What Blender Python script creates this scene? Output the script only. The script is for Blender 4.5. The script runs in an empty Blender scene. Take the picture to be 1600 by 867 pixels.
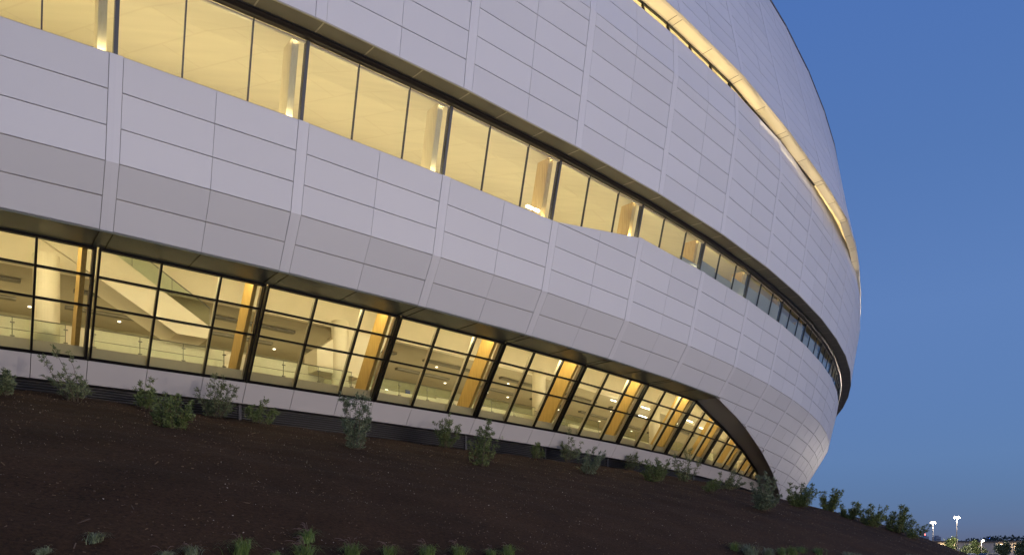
import bpy, math, random
from math import sin, cos, pi, radians, sqrt, floor
random.seed(7)
R = random.random
SC = bpy.context.scene
COL = SC.collection

# ------------------------------------------------------------------ camera
cam = bpy.data.cameras.new('camera'); camo = bpy.data.objects.new('camera', cam); COL.objects.link(camo)
cam.sensor_width = 36.0; cam.lens = 1241.0/1600*36
cam.shift_y = (882-433.5)/1600
cam.clip_start = 0.1; cam.clip_end = 8000
camo.location = (0, 0, 0); camo.rotation_euler = (radians(90), 0, 0)
SC.camera = camo
# ------------------------------------------------------------------ world, sun, exposure
SUN_EL, SUN_AZ = 2.0, 116.0          # the sun has just set behind the camera, to the right
w = bpy.data.worlds.new('World'); SC.world = w; w.use_nodes = True
nt = w.node_tree; bg = nt.nodes['Background']
sky = nt.nodes.new('ShaderNodeTexSky'); sky.sky_type = 'NISHITA'; sky.sun_disc = False
sky.sun_elevation = radians(SUN_EL); sky.sun_rotation = radians(SUN_AZ)
sky.air_density = 1.0; sky.dust_density = 0.3; sky.ozone_density = 4.0
def wn(t, **k):
    n = nt.nodes.new(t)
    for a, b in k.items(): setattr(n, a, b)
    return n
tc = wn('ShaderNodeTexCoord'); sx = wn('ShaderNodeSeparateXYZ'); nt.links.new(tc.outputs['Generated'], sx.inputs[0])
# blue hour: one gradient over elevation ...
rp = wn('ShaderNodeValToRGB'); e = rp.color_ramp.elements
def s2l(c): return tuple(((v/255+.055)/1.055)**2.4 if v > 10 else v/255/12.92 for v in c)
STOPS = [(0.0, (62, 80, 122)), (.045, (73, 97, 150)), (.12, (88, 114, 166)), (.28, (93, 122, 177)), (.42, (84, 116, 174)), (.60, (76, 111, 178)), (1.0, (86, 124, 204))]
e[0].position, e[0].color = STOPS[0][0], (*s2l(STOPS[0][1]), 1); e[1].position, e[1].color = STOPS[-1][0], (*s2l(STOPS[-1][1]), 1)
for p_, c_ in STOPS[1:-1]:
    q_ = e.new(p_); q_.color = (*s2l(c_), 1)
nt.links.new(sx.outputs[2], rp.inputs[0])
# ... and the afterglow low over the place where the sun went down
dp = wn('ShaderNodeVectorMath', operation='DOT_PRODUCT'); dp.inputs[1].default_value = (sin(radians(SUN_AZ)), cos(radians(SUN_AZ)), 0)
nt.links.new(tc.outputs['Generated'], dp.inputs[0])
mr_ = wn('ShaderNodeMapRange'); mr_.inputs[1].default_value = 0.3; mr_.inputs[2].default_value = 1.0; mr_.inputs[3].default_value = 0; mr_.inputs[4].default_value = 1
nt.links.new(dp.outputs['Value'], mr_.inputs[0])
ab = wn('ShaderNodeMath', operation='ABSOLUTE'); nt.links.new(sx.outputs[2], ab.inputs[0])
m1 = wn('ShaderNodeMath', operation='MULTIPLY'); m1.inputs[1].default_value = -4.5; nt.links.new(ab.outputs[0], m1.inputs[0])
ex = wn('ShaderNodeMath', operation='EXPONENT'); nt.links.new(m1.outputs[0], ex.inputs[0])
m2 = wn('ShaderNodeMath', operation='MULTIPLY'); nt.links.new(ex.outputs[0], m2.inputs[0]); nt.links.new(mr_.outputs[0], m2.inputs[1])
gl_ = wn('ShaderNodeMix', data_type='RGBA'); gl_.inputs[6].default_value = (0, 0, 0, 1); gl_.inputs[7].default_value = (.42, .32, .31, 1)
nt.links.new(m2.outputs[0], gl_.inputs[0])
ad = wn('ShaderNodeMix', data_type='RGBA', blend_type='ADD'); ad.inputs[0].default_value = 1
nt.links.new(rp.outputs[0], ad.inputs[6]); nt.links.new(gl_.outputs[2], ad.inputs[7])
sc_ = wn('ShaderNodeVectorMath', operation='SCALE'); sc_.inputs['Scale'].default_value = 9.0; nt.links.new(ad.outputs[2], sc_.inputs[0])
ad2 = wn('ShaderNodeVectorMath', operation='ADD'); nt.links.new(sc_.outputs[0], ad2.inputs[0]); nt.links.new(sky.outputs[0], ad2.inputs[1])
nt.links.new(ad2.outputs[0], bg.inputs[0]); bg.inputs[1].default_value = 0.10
sl = bpy.data.lights.new('sun', 'SUN'); so = bpy.data.objects.new('sun', sl); COL.objects.link(so)
sl.energy = 0.3; sl.angle = radians(46); sl.color = (1.0, .86, .83)
so.rotation_euler = (radians(90-13), 0, radians(180-SUN_AZ))
SC.view_settings.view_transform = 'Standard'; SC.view_settings.look = 'None'
SC.view_settings.exposure = 0.0; SC.view_settings.gamma = 1.0; SC.view_settings.use_curve_mapping = False
SC.render.engine = 'CYCLES'
SC.cycles.use_denoising = True
SC.cycles.max_bounces = 8; SC.cycles.diffuse_bounces = 4; SC.cycles.transparent_max_bounces = 16
SC.cycles.sample_clamp_indirect = 4.0
SC.cycles.caustics_reflective = False; SC.cycles.caustics_refractive = False

# ------------------------------------------------------------------ materials
def mat(name, col, rough=.6, metal=0., spec=.5, noise=None, bump=None, emit=None, coat=0.):
    m = bpy.data.materials.new(name); m.use_nodes = True
    n = m.node_tree; b = n.nodes['Principled BSDF']
    b.inputs['Base Color'].default_value = (*col, 1); b.inputs['Roughness'].default_value = rough
    b.inputs['Metallic'].default_value = metal; b.inputs['Specular IOR Level'].default_value = spec
    b.inputs['Coat Weight'].default_value = coat
    if emit:
        b.inputs['Emission Color'].default_value = (*emit[0], 1); b.inputs['Emission Strength'].default_value = emit[1]
    tc = n.nodes.new('ShaderNodeNewGeometry')
    if noise:                       # (scale, dark factor, light factor, detail)
        t = n.nodes.new('ShaderNodeTexNoise'); t.inputs['Scale'].default_value = noise[0]; t.inputs['Detail'].default_value = noise[3]
        t.inputs['Roughness'].default_value = .65
        r = n.nodes.new('ShaderNodeValToRGB')
        r.color_ramp.elements[0].position = .3; r.color_ramp.elements[1].position = .72
        r.color_ramp.elements[0].color = (*[c*noise[1] for c in col], 1)
        r.color_ramp.elements[1].color = (*[min(1, c*noise[2]) for c in col], 1)
        n.links.new(tc.outputs['Position'], t.inputs['Vector']); n.links.new(t.outputs[0], r.inputs[0])
        n.links.new(r.outputs[0], b.inputs['Base Color'])
    if bump:                        # (scale, strength, distance, detail)
        t = n.nodes.new('ShaderNodeTexNoise'); t.inputs['Scale'].default_value = bump[0]; t.inputs['Detail'].default_value = bump[3]
        u = n.nodes.new('ShaderNodeBump'); u.inputs['Strength'].default_value = bump[1]; u.inputs['Distance'].default_value = bump[2]
        n.links.new(tc.outputs['Position'], t.inputs['Vector']); n.links.new(t.outputs[0], u.inputs['Height'])
        n.links.new(u.outputs[0], b.inputs['Normal'])
    return m

def glass_mat(name, tint, refl=1.0):
    m = bpy.data.materials.new(name); m.use_nodes = True; n = m.node_tree
    for x in list(n.nodes): n.nodes.remove(x)
    o = n.nodes.new('ShaderNodeOutputMaterial'); mx = n.nodes.new('ShaderNodeMixShader')
    tr = n.nodes.new('ShaderNodeBsdfTransparent'); tr.inputs[0].default_value = (*tint, 1)
    gl = n.nodes.new('ShaderNodeBsdfGlossy'); gl.inputs['Roughness'].default_value = .01; gl.inputs[0].default_value = (.95, .97, 1, 1)
    fr = n.nodes.new('ShaderNodeFresnel'); fr.inputs[0].default_value = 1.5
    mu = n.nodes.new('ShaderNodeMath'); mu.operation = 'MULTIPLY'; mu.inputs[1].default_value = refl; mu.use_clamp = True
    n.links.new(fr.outputs[0], mu.inputs[0]); n.links.new(mu.outputs[0], mx.inputs[0])
    n.links.new(tr.outputs[0], mx.inputs[1]); n.links.new(gl.outputs[0], mx.inputs[2]); n.links.new(mx.outputs[0], o.inputs[0])
    return m

M = {}
def panel_mat(name, col, rough, metal):
    m = mat(name, col, rough, metal, .35, bump=(.22, .10, .05, 2))
    n = m.node_tree; b = n.nodes['Principled BSDF']
    g = [x for x in n.nodes if x.type == 'NEW_GEOMETRY'][0]
    r = n.nodes.new('ShaderNodeMapRange'); r.inputs[3].default_value = .96; r.inputs[4].default_value = 1.025
    mx = n.nodes.new('ShaderNodeMix'); mx.data_type = 'RGBA'; mx.blend_type = 'MULTIPLY'; mx.inputs[0].default_value = 1
    mx.inputs[6].default_value = (*col, 1)
    n.links.new(g.outputs['Random Per Island'], r.inputs[0]); n.links.new(r.outputs[0], mx.inputs[7])
    n.links.new(mx.outputs[2], b.inputs['Base Color'])
    return m
M['panel'] = panel_mat('silver_white_panel', (.640, .632, .655), .52, .06)
M['strip'] = mat('strip_panel', (.665, .655, .68), .52, .05, .35)
M['joint'] = mat('joint_backing', (.28, .245, .235), .8)
M['base'] = mat('base_panel', (.60, .565, .56), .45, .05, .4)
M['soffit'] = mat('dark_bronze_soffit', (.15, .13, .10), .5, .15, .5, bump=(9, .15, .02, 2))
M['soffit_low'] = mat('dark_glossy_soffit', (.17, .19, .17), .36, .1, .5)
M['reveal'] = mat('bronze_reveal', (.55, .53, .49), .45, .1, .5, bump=(6, .1, .02, 2))
M['soffit_line'] = mat('soffit_joint', (.42, .38, .30), .5, .3)
M['frame'] = mat('black_aluminium', (.012, .011, .012), .35, .4)
M['frame_grey'] = mat('grey_aluminium', (.06, .065, .075), .3, .6)
M['beam'] = mat('bronze_beam', (.05, .042, .036), .3, .6)
M['glass'] = glass_mat('clear_glass', (.86, .90, .84))
M['glass_rail'] = glass_mat('rail_glass', (.86, .95, .90), .9)
M['gold'] = mat('light_metal_soffit', (.68, .62, .50), .45, .1, bump=(.8, .2, .05, 1))
M['gold_rim'] = mat('soffit_rim', (.60, .54, .46), .35, .4)
M['cap'] = mat('parapet_cap', (.12, .11, .12), .5, .5)
M['roof'] = mat('roof_membrane', (.35, .35, .36), .8)
M['louver'] = mat('black_louver', (.03, .028, .03), .4, .5)
M['cream'] = mat('cream_plaster', (.78, .70, .56), .7, noise=(.6, .96, 1.03, 3))
M['tan'] = mat('tan_ceiling', (.42, .36, .26), .8, noise=(.5, .93, 1.05, 3))
M['olive'] = mat('olive_wall', (.36, .33, .22), .8, noise=(.3, .8, 1.15, 3))
M['floor'] = mat('concourse_floor', (.38, .34, .28), .35)
M['column'] = mat('plaster_column', (.74, .66, .52), .6)
M['dark'] = mat('dark_doorway', (.05, .045, .04), .6)
M['metal'] = mat('brushed_steel', (.32, .31, .29), .3, .9)
M['banner'] = mat('blue_banner', (.05, .08, .32), .6)
M['white'] = mat('white_counter', (.72, .70, .64), .6)
M['lamp'] = mat('lit_lamp', (1, .95, .85), .5, emit=((1, .90, .70), 4))
M['lamp_cool'] = mat('lit_led', (1, .97, .9), .5, emit=((1, .93, .78), 5))
def wood_mat(name, dark, light):
    m = mat(name, dark, .5); n = m.node_tree; b = n.nodes['Principled BSDF']
    g = n.nodes.new('ShaderNodeNewGeometry'); mp = n.nodes.new('ShaderNodeMapping'); mp.inputs['Scale'].default_value = (7, 7, .5)
    t = n.nodes.new('ShaderNodeTexNoise'); t.inputs['Scale'].default_value = 2.2; t.inputs['Detail'].default_value = 6
    r = n.nodes.new('ShaderNodeValToRGB'); r.color_ramp.elements[0].position = .3; r.color_ramp.elements[1].position = .75
    r.color_ramp.elements[0].color = (*dark, 1); r.color_ramp.elements[1].color = (*light, 1)
    n.links.new(g.outputs['Position'], mp.inputs[0]); n.links.new(mp.outputs[0], t.inputs[0]); n.links.new(t.outputs[0], r.inputs[0])
    n.links.new(r.outputs[0], b.inputs['Base Color'])
    return m
M['wood_lit'] = wood_mat('lit_glulam_timber', (.66, .56, .37), (.76, .66, .46)); M['wood'] = wood_mat('pale_glulam_timber', (.52, .36, .14), (.70, .52, .25)); M['wood_gold'] = wood_mat('golden_glulam_timber', (.46, .29, .09), (.61, .40, .135))  # first one: lamplight on the left ribbon columns put into a paler wood
def ceil_mat():
    m = mat('cream_ceiling_board', (.74, .64, .46), .6); n = m.node_tree; b = n.nodes['Principled BSDF']
    g = n.nodes.new('ShaderNodeNewGeometry'); mp = n.nodes.new('ShaderNodeMapping'); mp.inputs['Rotation'].default_value = (0, 0, radians(28))
    k = n.nodes.new('ShaderNodeTexBrick'); k.inputs['Scale'].default_value = .11; k.inputs['Mortar Size'].default_value = .006
    k.inputs['Color1'].default_value = (.725, .645, .475, 1); k.inputs['Color2'].default_value = (.72, .64, .47, 1); k.inputs['Mortar'].default_value = (.685, .60, .435, 1)
    t = n.nodes.new('ShaderNodeTexNoise'); t.inputs['Scale'].default_value = .5; t.inputs['Detail'].default_value = 5
    mp2 = n.nodes.new('ShaderNodeMapping'); mp2.inputs['Scale'].default_value = (.5, 3.5, 1); mp2.inputs['Rotation'].default_value = (0, 0, radians(-40))
    r = n.nodes.new('ShaderNodeMapRange'); r.inputs[1].default_value = .3; r.inputs[2].default_value = .7; r.inputs[3].default_value = .95; r.inputs[4].default_value = 1.03
    mx = n.nodes.new('ShaderNodeMix'); mx.data_type = 'RGBA'; mx.blend_type = 'MULTIPLY'; mx.inputs[0].default_value = 1
    n.links.new(g.outputs['Position'], mp.inputs[0]); n.links.new(mp.outputs[0], k.inputs[0])
    n.links.new(g.outputs['Position'], mp2.inputs[0]); n.links.new(mp2.outputs[0], t.inputs[0]); n.links.new(t.outputs[0], r.inputs[0])
    n.links.new(k.outputs[0], mx.inputs[6]); n.links.new(r.outputs[0], mx.inputs[7]); n.links.new(mx.outputs[2], b.inputs['Base Color'])
    return m
M['ceil'] = ceil_mat()

# ------------------------------------------------------------------ object helpers
def tag(o, label=None, cat=None, group=None, kind=None):
    if label: o['label'] = label
    if cat: o['category'] = cat
    if group: o['group'] = group
    if kind: o['kind'] = kind
    return o
def empty(name, loc, rz=0.):
    o = bpy.data.objects.new(name, None); COL.objects.link(o); o.location = loc; o.rotation_euler = (0, 0, rz)
    o.empty_display_size = .5
    return o
class MB:
    def __init__(s): s.v = []; s.f = []; s.m = []
    def poly(s, pts, mi=0):
        b = len(s.v); s.v += [tuple(p) for p in pts]; s.f.append(tuple(range(b, b+len(pts)))); s.m.append(mi)
    def hexa(s, p, mi=0):          # eight corners: bottom ring 0-3, top ring 4-7
        b = len(s.v); s.v += [tuple(q) for q in p]
        for f in ((3, 2, 1, 0), (4, 5, 6, 7), (0, 1, 5, 4), (1, 2, 6, 5), (2, 3, 7, 6), (3, 0, 4, 7)):
            s.f.append(tuple(b+i for i in f)); s.m.append(mi)
    def box(s, x0, x1, y0, y1, z0, z1, mi=0):
        s.hexa([(x0, y0, z0), (x1, y0, z0), (x1, y1, z0), (x0, y1, z0), (x0, y0, z1), (x1, y0, z1), (x1, y1, z1), (x0, y1, z1)], mi)
    def tube(s, pts, rad, n=8, mi=0, cap=True):
        rings = []
        for i, p in enumerate(pts):
            a = pts[max(i-1, 0)]; c = pts[min(i+1, len(pts)-1)]
            d = [c[k]-a[k] for k in range(3)]; l = sqrt(sum(x*x for x in d)) or 1; d = [x/l for x in d]
            up = (0, 0, 1) if abs(d[2]) < .9 else (1, 0, 0)
            u = [d[1]*up[2]-d[2]*up[1], d[2]*up[0]-d[0]*up[2], d[0]*up[1]-d[1]*up[0]]
            l = sqrt(sum(x*x for x in u)); u = [x/l for x in u]
            q = [d[1]*u[2]-d[2]*u[1], d[2]*u[0]-d[0]*u[2], d[0]*u[1]-d[1]*u[0]]
            r = rad[i] if isinstance(rad, (list, tuple)) else rad
            b = len(s.v)
            for k in range(n):
                t = 2*pi*k/n
                s.v.append(tuple(p[j]+r*(cos(t)*u[j]+sin(t)*q[j]) for j in range(3)))
            rings.append(b)
        for a, b in zip(rings, rings[1:]):
            for k in range(n):
                s.f.append((a+k, a+(k+1) % n, b+(k+1) % n, b+k)); s.m.append(mi)
        if cap:
            s.f.append(tuple(rings[0]+k for k in range(n))[::-1]); s.m.append(mi)
            s.f.append(tuple(rings[-1]+k for k in range(n))); s.m.append(mi)
    def build(s, name, mats, parent=None, off=None, smooth=False):
        me = bpy.data.meshes.new(name)
        v = s.v
        if off is None and parent is not None: off = parent.get('_o', (0, 0, 0))
        if off: v = [(a[0]-off[0], a[1]-off[1], a[2]-off[2]) for a in v]
        me.from_pydata(v, [], s.f)
        if not isinstance(mats, (list, tuple)): mats = [mats]
        for m in mats: me.materials.append(m)
        if len(mats) > 1: me.polygons.foreach_set('material_index', s.m)
        if smooth: me.polygons.foreach_set('use_smooth', [True]*len(s.f))
        me.update()
        o = bpy.data.objects.new(name, me); COL.objects.link(o)
        if parent is not None: o.parent = parent
        return o

# ------------------------------------------------------------------ plan of the arena: facet corners, one per bay
PLAN = [(-56.16, 8.93), (-49.01, 11.84), (-42.0, 15.06), (-35.14, 18.6), (-28.44, 22.43), (-21.91, 26.56), (-15.58, 30.98), (-9.66, 35.51),
        (-3.83, 40.41), (1.88, 45.63), (7.39, 51.12), (12.67, 56.89), (17.67, 62.94), (22.37, 69.19), (26.69, 75.51), (30.68, 81.95), (34.33, 88.41),
        (37.77, 95.32), (40.86, 102.4), (43.57, 109.62), (45.91, 116.98), (47.87, 124.45), (49.44, 132.01), (50.35, 139.67), (50.59, 147.39),
        (50.15, 155.1), (49.04, 162.74), (47.27, 170.25), (44.85, 177.58), (41.8, 184.67), (38.15, 191.47)]
I0 = -6
NRM = []
for i in range(len(PLAN)):
    a = PLAN[max(i-1, 0)]; b = PLAN[i]; c = PLAN[min(i+1, len(PLAN)-1)]
    def un(p, q):
        l = math.hypot(q[0]-p[0], q[1]-p[1]) or 1; return ((q[0]-p[0])/l, (q[1]-p[1])/l)
    u = un(a, b) if i else un(b, c); v = un(b, c) if i < len(PLAN)-1 else u
    t = (u[0]+v[0], u[1]+v[1]); l = math.hypot(*t); NRM.append((t[1]/l, -t[0]/l))
def P(s, d, z):
    i = min(max(int(floor(s)), I0), I0+len(PLAN)-2); t = s-i; k = i-I0
    ax, ay = PLAN[k][0]+NRM[k][0]*d, PLAN[k][1]+NRM[k][1]*d
    bx, by = PLAN[k+1][0]+NRM[k+1][0]*d, PLAN[k+1][1]+NRM[k+1][1]*d
    return (ax+(bx-ax)*t, ay+(by-ay)*t, z)
S0, S1 = -5, 20                       # bays that are built
HW = .033                             # half width of a cover strip, in bays
def d_low(z, s=None): return -.6*(15.68-z) if z < 15.68 else .23*(z-15.68)
def d_up(z, s=None): return 2.77+.16*(z-24.25) if z < 29.95 else 3.68-.03*(z-29.95)
def lerp_tab(tab, s):
    if s <= tab[0][0]: return tab[0][1]
    for (a, p), (b, q) in zip(tab, tab[1:]):
        if s <= b: return p+(q-p)*(s-a)/(b-a)
    return tab[-1][1]
GZO = [(5, 33.35), (6, 32.77), (7, 32.05), (8, 31.62), (9, 31.7), (10, 31.95), (30, 31.95)]
GDI = [(5, 3.2), (6, 3.42), (7, 3.9), (8, 4.22), (9, 3.8), (10, 3.45), (30, 3.25)]
GDO = [(5, 4.12), (6, 4.35), (7, 4.67), (8, 4.88), (9, 4.47), (10, 4.0), (11, 3.75), (30, 3.75)]
def d_cr(z, s=5):
    zo = lerp_tab(GZO, s); b = 4.4-.215*(z-32.5)
    return b+(lerp_tab(GDO, s)-(4.4-.215*(zo-32.5)))*(46.3-z)/(46.3-zo)
def g_out(s): return lerp_tab(GDO, s), lerp_tab(GZO, s)
def g_in(s): return lerp_tab(GDI, s), lerp_tab(GZO, s)-.08
ARCH = [(6, 13.47), (6.6, 12.70), (7.08, 12.17), (8, 11.17), (8.92, 10.05), (9.75, 8.98), (10.45, 7.9), (10.95, 6.9), (11.3, 5.6)]
ARCH_IN = [(6, 13.42), (6.5, 12.83), (7.04, 12.27), (8, 11.25), (9, 10.2), (9.5, 9.6), (9.75, 9.0), (10.0, 7.9), (10.2, 6.9), (10.3, 5.6)]
def d_gl(z, s=None): return -3.32-(13.42-z)*.663     # lower glazing plane

def clip(poly, a, b, keep_left=True):
    out = []
    def sd(p): 
        v = (b[0]-a[0])*(p[1]-a[1])-(b[1]-a[1])*(p[0]-a[0]); return v if keep_left else -v
    for p, q in zip(poly, poly[1:]+poly[:1]):
        x, y = sd(p), sd(q)
        if x >= 0: out.append(p)
        if (x > 0 and y < 0) or (x < 0 and y > 0):
            t = x/(x-y); out.append((p[0]+(q[0]-p[0])*t, p[1]+(q[1]-p[1])*t))
    return out if len(out) > 2 else []
def arch_clip(poly):
    """the pieces of a polygon in (s, z) that lie outside the arched opening"""
    if max(p[0] for p in poly) < 6 and max(p[1] for p in poly) <= 13.471: return []
    if min(p[1] for p in poly) >= 13.469: return [poly]
    out = []; rest = poly
    edges = list(zip(ARCH, ARCH[1:]))
    for a, b in edges:                # going right and down: outside is on the left
        o = clip(rest, a, b, True)
        if o: out.append(o)
        rest = clip(rest, a, b, False)
        if not rest: break
    return out

arena = empty('arena_building', P(5, -9, 7.5)); arena['_o'] = tuple(arena.location)
tag(arena, 'huge rounded arena clad in pale silver panels with glowing window bands', 'arena')

def panel(mb, poly, df, depth=.06, mi=0):
    cs = sum(p[0] for p in poly)/len(poly); cz = sum(p[1] for p in poly)/len(poly)
    a = random.gauss(0, .0016); b = random.gauss(0, .0016)
    fr = [P(s, df(z, s)+a*(s-cs)*7+b*(z-cz), z) for s, z in poly]
    bk = [P(s, df(z, s)-depth, z) for s, z in poly]
    mb.poly(fr, mi)
    n = len(poly); base = len(mb.v); mb.v += bk; f0 = base-n
    for k in range(n):
        j = (k+1) % n
        mb.f.append((f0+k, base+k, base+j, f0+j)); mb.m.append(mi)
GH, GV = .019, .0012                  # half joints: horizontal in m, vertical in bays

def cladding(name, rows, df, clipper, s0, s1):
    """rows: ring heights; two panels per bay and row"""
    mb = MB()
    for i in range(s0, s1):
        for a, b in ((i+HW, i+.5), (i+.5, i+1-HW)):
            for z0, z1 in zip(rows, rows[1:]):
                q = [(a+GV, z0+GH), (b-GV, z0+GH), (b-GV, z1-GH), (a+GV, z1-GH)]
                for poly in clipper(q, i): panel(mb, poly, df)
    mb.build(name, M['panel'], arena)
def strip(i, z0s, df, name='cover_strip'):
    mb = MB()
    for z0, z1 in zip(z0s, z0s[1:]):
        for a, b in ((i-HW+.0016, i), (i, i+HW-.0016)):
            fr = [P(a, df(z0, i)+.012, z0), P(b, df(z0, i)+.012, z0), P(b, df(z1, i)+.012, z1), P(a, df(z1, i)+.012, z1)]
            mb.poly(fr)
            e, g = (a, 1) if a < i else (b, 0)
            mb.poly([P(e, df(z0, i)+.012, z0), P(e, df(z1, i)+.012, z1), P(e, df(z1, i)-.06, z1), P(e, df(z0, i)-.06, z0)])
    # closing faces at the ends
    for z in (z0s[0], z0s[-1]):
        mb.poly([P(i-HW+.0016, df(z, i)+.012, z), P(i, df(z, i)+.012, z), P(i+HW-.0016, df(z, i)+.012, z), P(i+HW-.0016, df(z, i)-.1, z), P(i, df(z, i)-.1, z), P(i-HW+.0016, df(z, i)-.1, z)])
    mb.build(name, M['strip'], arena)
def backing(name, rows, df, s0, s1, clipper=None, m='joint'):
    mb = MB()
    for i in range(s0, s1):
        for z0, z1 in zip(rows, rows[1:]):
            q = [(i, z0), (i+1, z0), (i+1, z1), (i, z1)]
            for poly in (clipper(q, i) if clipper else [q]):
                mb.poly([P(s, df(z, s)-.06, z) for s, z in poly])
    mb.build(name, M[m], arena)

# ---- lower fascia with the step in the ribbon sill between bays 3 and 4
ZL = [13.47, 14.57, 15.68, 16.93, 18.19, 19.43, 20.68]
ZB = [13.47-1.12*k for k in range(7, 0, -1)]
def low_clip(q, i):
    res = [q]
    if max(p[1] for p in q) > 19.5:
        if i < 3: return []
        if i == 3: 
            c = clip(q, (3, 19.43), (4, 20.66), False); res = [c] if c else []
    out = []
    for p in res: out += arch_clip(p)
    return out
cladding('lower_cladding', ZB+ZL, d_low, low_clip, S0, S1)
backing('lower_backing', ZB+ZL, d_low, S0, S1, low_clip)
def low_strip_zs(i):
    top = 19.43 if i <= 3 else 20.68
    zb = 13.47 if i <= 6 else lerp_tab(ARCH, i)
    if i > 10: zb = 5.6
    return [zb]+([15.68] if zb < 15.68 else [])+[top]
for i in range(S0, S1+1): strip(i, low_strip_zs(i), d_low)
# ---- upper wall between the ribbon and the glowing slot
ZU = [22.98, 24.25, 25.51, 26.77, 28.04, 29.32, 29.95, 31.23, 32.36]
cladding('upper_cladding', ZU, d_up, lambda q, i: [q], S0, S1)
backing('upper_backing', ZU, d_up, S0, S1)
for i in range(S0, S1+1): strip(i, [22.98, 29.95, 32.36], d_up)
# ---- crown
ZC = [31.0, 32.06, 33.28, 34.5]+[34.5+1.18*k for k in range(1, 11)]
def crown_clip(q, i):
    a = (i, g_out(i)[1]); b = (i+1, g_out(i+1)[1])
    c = clip(q, a, b, True); return [c] if c else []
cladding('crown_cladding', ZC, d_cr, crown_clip, S0, S1)
backing('crown_backing', ZC, d_cr, S0, S1, crown_clip)
for i in range(S0, S1+1): strip(i, [g_out(i)[1], ZC[-1]], d_cr)
ZT = ZC[-1]
mb = MB()
for i in range(S0, S1):
    d = d_cr(ZT)
    mb.hexa([P(i, d+.05, ZT+.01), P(i+1, d+.05, ZT+.01), P(i+1, d-.5, ZT+.01), P(i, d-.5, ZT+.01),
             P(i, d+.05, ZT+.14), P(i+1, d+.05, ZT+.14), P(i+1, d-.5, ZT+.14), P(i, d-.5, ZT+.14)])
mb.build('parapet_cap', M['cap'], arena)
mb = MB()
for i in range(S0, S1):
    mb.poly([P(i, .9, ZT-.4), P(i+1, .9, ZT-.4), P(i+1, -45, ZT+4), P(i, -45, ZT+4)])
    mb.poly([P(i, .9, ZT-.4), P(i+1, .9, ZT-.4), P(i+1, .95, ZT+.05), P(i, .95, ZT+.05)])
    mb.poly([P(i, -45, ZT+4), P(i+1, -45, ZT+4), P(i+1, -45, 5), P(i, -45, 5)])
mb.build('roof', M['roof'], arena)

# ---- generic sweep along the bays
def sweep(name, prof, m, s0, s1, parent=None, closed=False, step=1.0):
    mb = MB(); s = s0
    while s < s1-1e-6:
        e = min(s1, floor(s/step+1+1e-6)*step)
        pr = list(zip(prof, prof[1:]+prof[:1])) if closed else list(zip(prof, prof[1:]))
        for (d0, z0), (d1, z1) in pr:
            mb.poly([P(s, d0, z0), P(e, d0, z0), P(e, d1, z1), P(s, d1, z1)])
        if closed:
            if s == s0: mb.poly([P(s, d, z) for d, z in prof])
            if e >= s1-1e-6: mb.poly([P(e, d, z) for d, z in prof][::-1])
        s = e
    return mb.build(name, M[m], parent or arena)
# sill caps behind the fascia edge and the top of the upper wall
mb = MB()
for i in range(S0, S1):
    za, zb2 = (19.43, 19.43) if i < 3 else ((19.43, 20.68) if i == 3 else (20.68, 20.68))
    mb.poly([P(i, d_low(za), za-.006), P(i+1, d_low(zb2), zb2-.006), P(i+1, .3, zb2-.05), P(i, .3, za-.05)])
mb.build('window_sill', M['strip'], arena)
sweep('wall_coping', [(d_up(32.36), 32.345), (3.25, 32.345), (3.25, 31.8)], 'strip', S0, S1)

# ---- ribbon soffit, seams, beam
sweep('ribbon_soffit', [(2.60, 22.975), (2.56, 22.93), (1.62, 22.985)], 'soffit', S0, S1)
for i in range(S0, S1):
    for f in (0.02, .333, .667):
        mb = MB(); s = i+f
        mb.hexa([P(s-.004, 2.5, 22.925), P(s+.004, 2.5, 22.925), P(s+.004, 1.64, 22.975), P(s-.004, 1.64, 22.975),
                 P(s-.004, 2.5, 22.95), P(s+.004, 2.5, 22.95), P(s+.004, 1.64, 23.0), P(s-.004, 1.64, 23.0)])
        mb.build('soffit_seam', M['soffit_line'], arena)
sweep('soffit_edge_trim', [(2.62, 22.96), (2.62, 22.90), (2.55, 22.90), (2.55, 22.96)], 'soffit_line', S0, S1, closed=True)
sweep('head_beam', [(1.56, 22.99), (1.56, 22.86), (1.46, 22.78), (1.22, 22.78), (1.22, 22.99)], 'beam', S0, S1, closed=True)

# ---- ribbon windows, one per bay
def d_rg(z): return .5+(z-19.6)*.235
def bar(mb, s, hw, d0, d1, z0, z1, df, mi=0):
    mb.hexa([P(s-hw, df(z0)+d0, z0), P(s+hw, df(z0)+d0, z0), P(s+hw, df(z0)+d1, z0), P(s-hw, df(z0)+d1, z0),
             P(s-hw, df(z1)+d0, z1), P(s+hw, df(z1)+d0, z1), P(s+hw, df(z1)+d1, z1), P(s-hw, df(z1)+d1, z1)], mi)
for i in range(S0, S1):
    mb = MB()
    zb2 = 19.3 if i < 4 else 20.5
    bar(mb, i+.002, .010, .06, -.22, zb2, 22.74, d_rg)
    for f in (.33, .685): bar(mb, i+f, .0035, .04, -.08, zb2, 22.74, d_rg)
    for z, h in ((22.66, .07),):
        mb.hexa([P(i+.012, d_rg(z)+.02, z), P(i+.99, d_rg(z)+.02, z), P(i+.99, d_rg(z)-.1, z), P(i+.012, d_rg(z)-.1, z),
                 P(i+.012, d_rg(z)+.02, z+h), P(i+.99, d_rg(z)+.02, z+h), P(i+.99, d_rg(z)-.1, z+h), P(i+.012, d_rg(z)-.1, z+h)], 1)
    fr = mb.build('ribbon_window', [M['frame_grey'], M['gold_rim']], arena)
    g = MB(); g.poly([P(i, d_rg(19.2), 19.2), P(i+1, d_rg(19.2), 19.2), P(i+1, d_rg(22.76), 22.76), P(i, d_rg(22.76), 22.76)])
    g.build('glass_pane', M['glass'], fr, off=arena['_o'])
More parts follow.
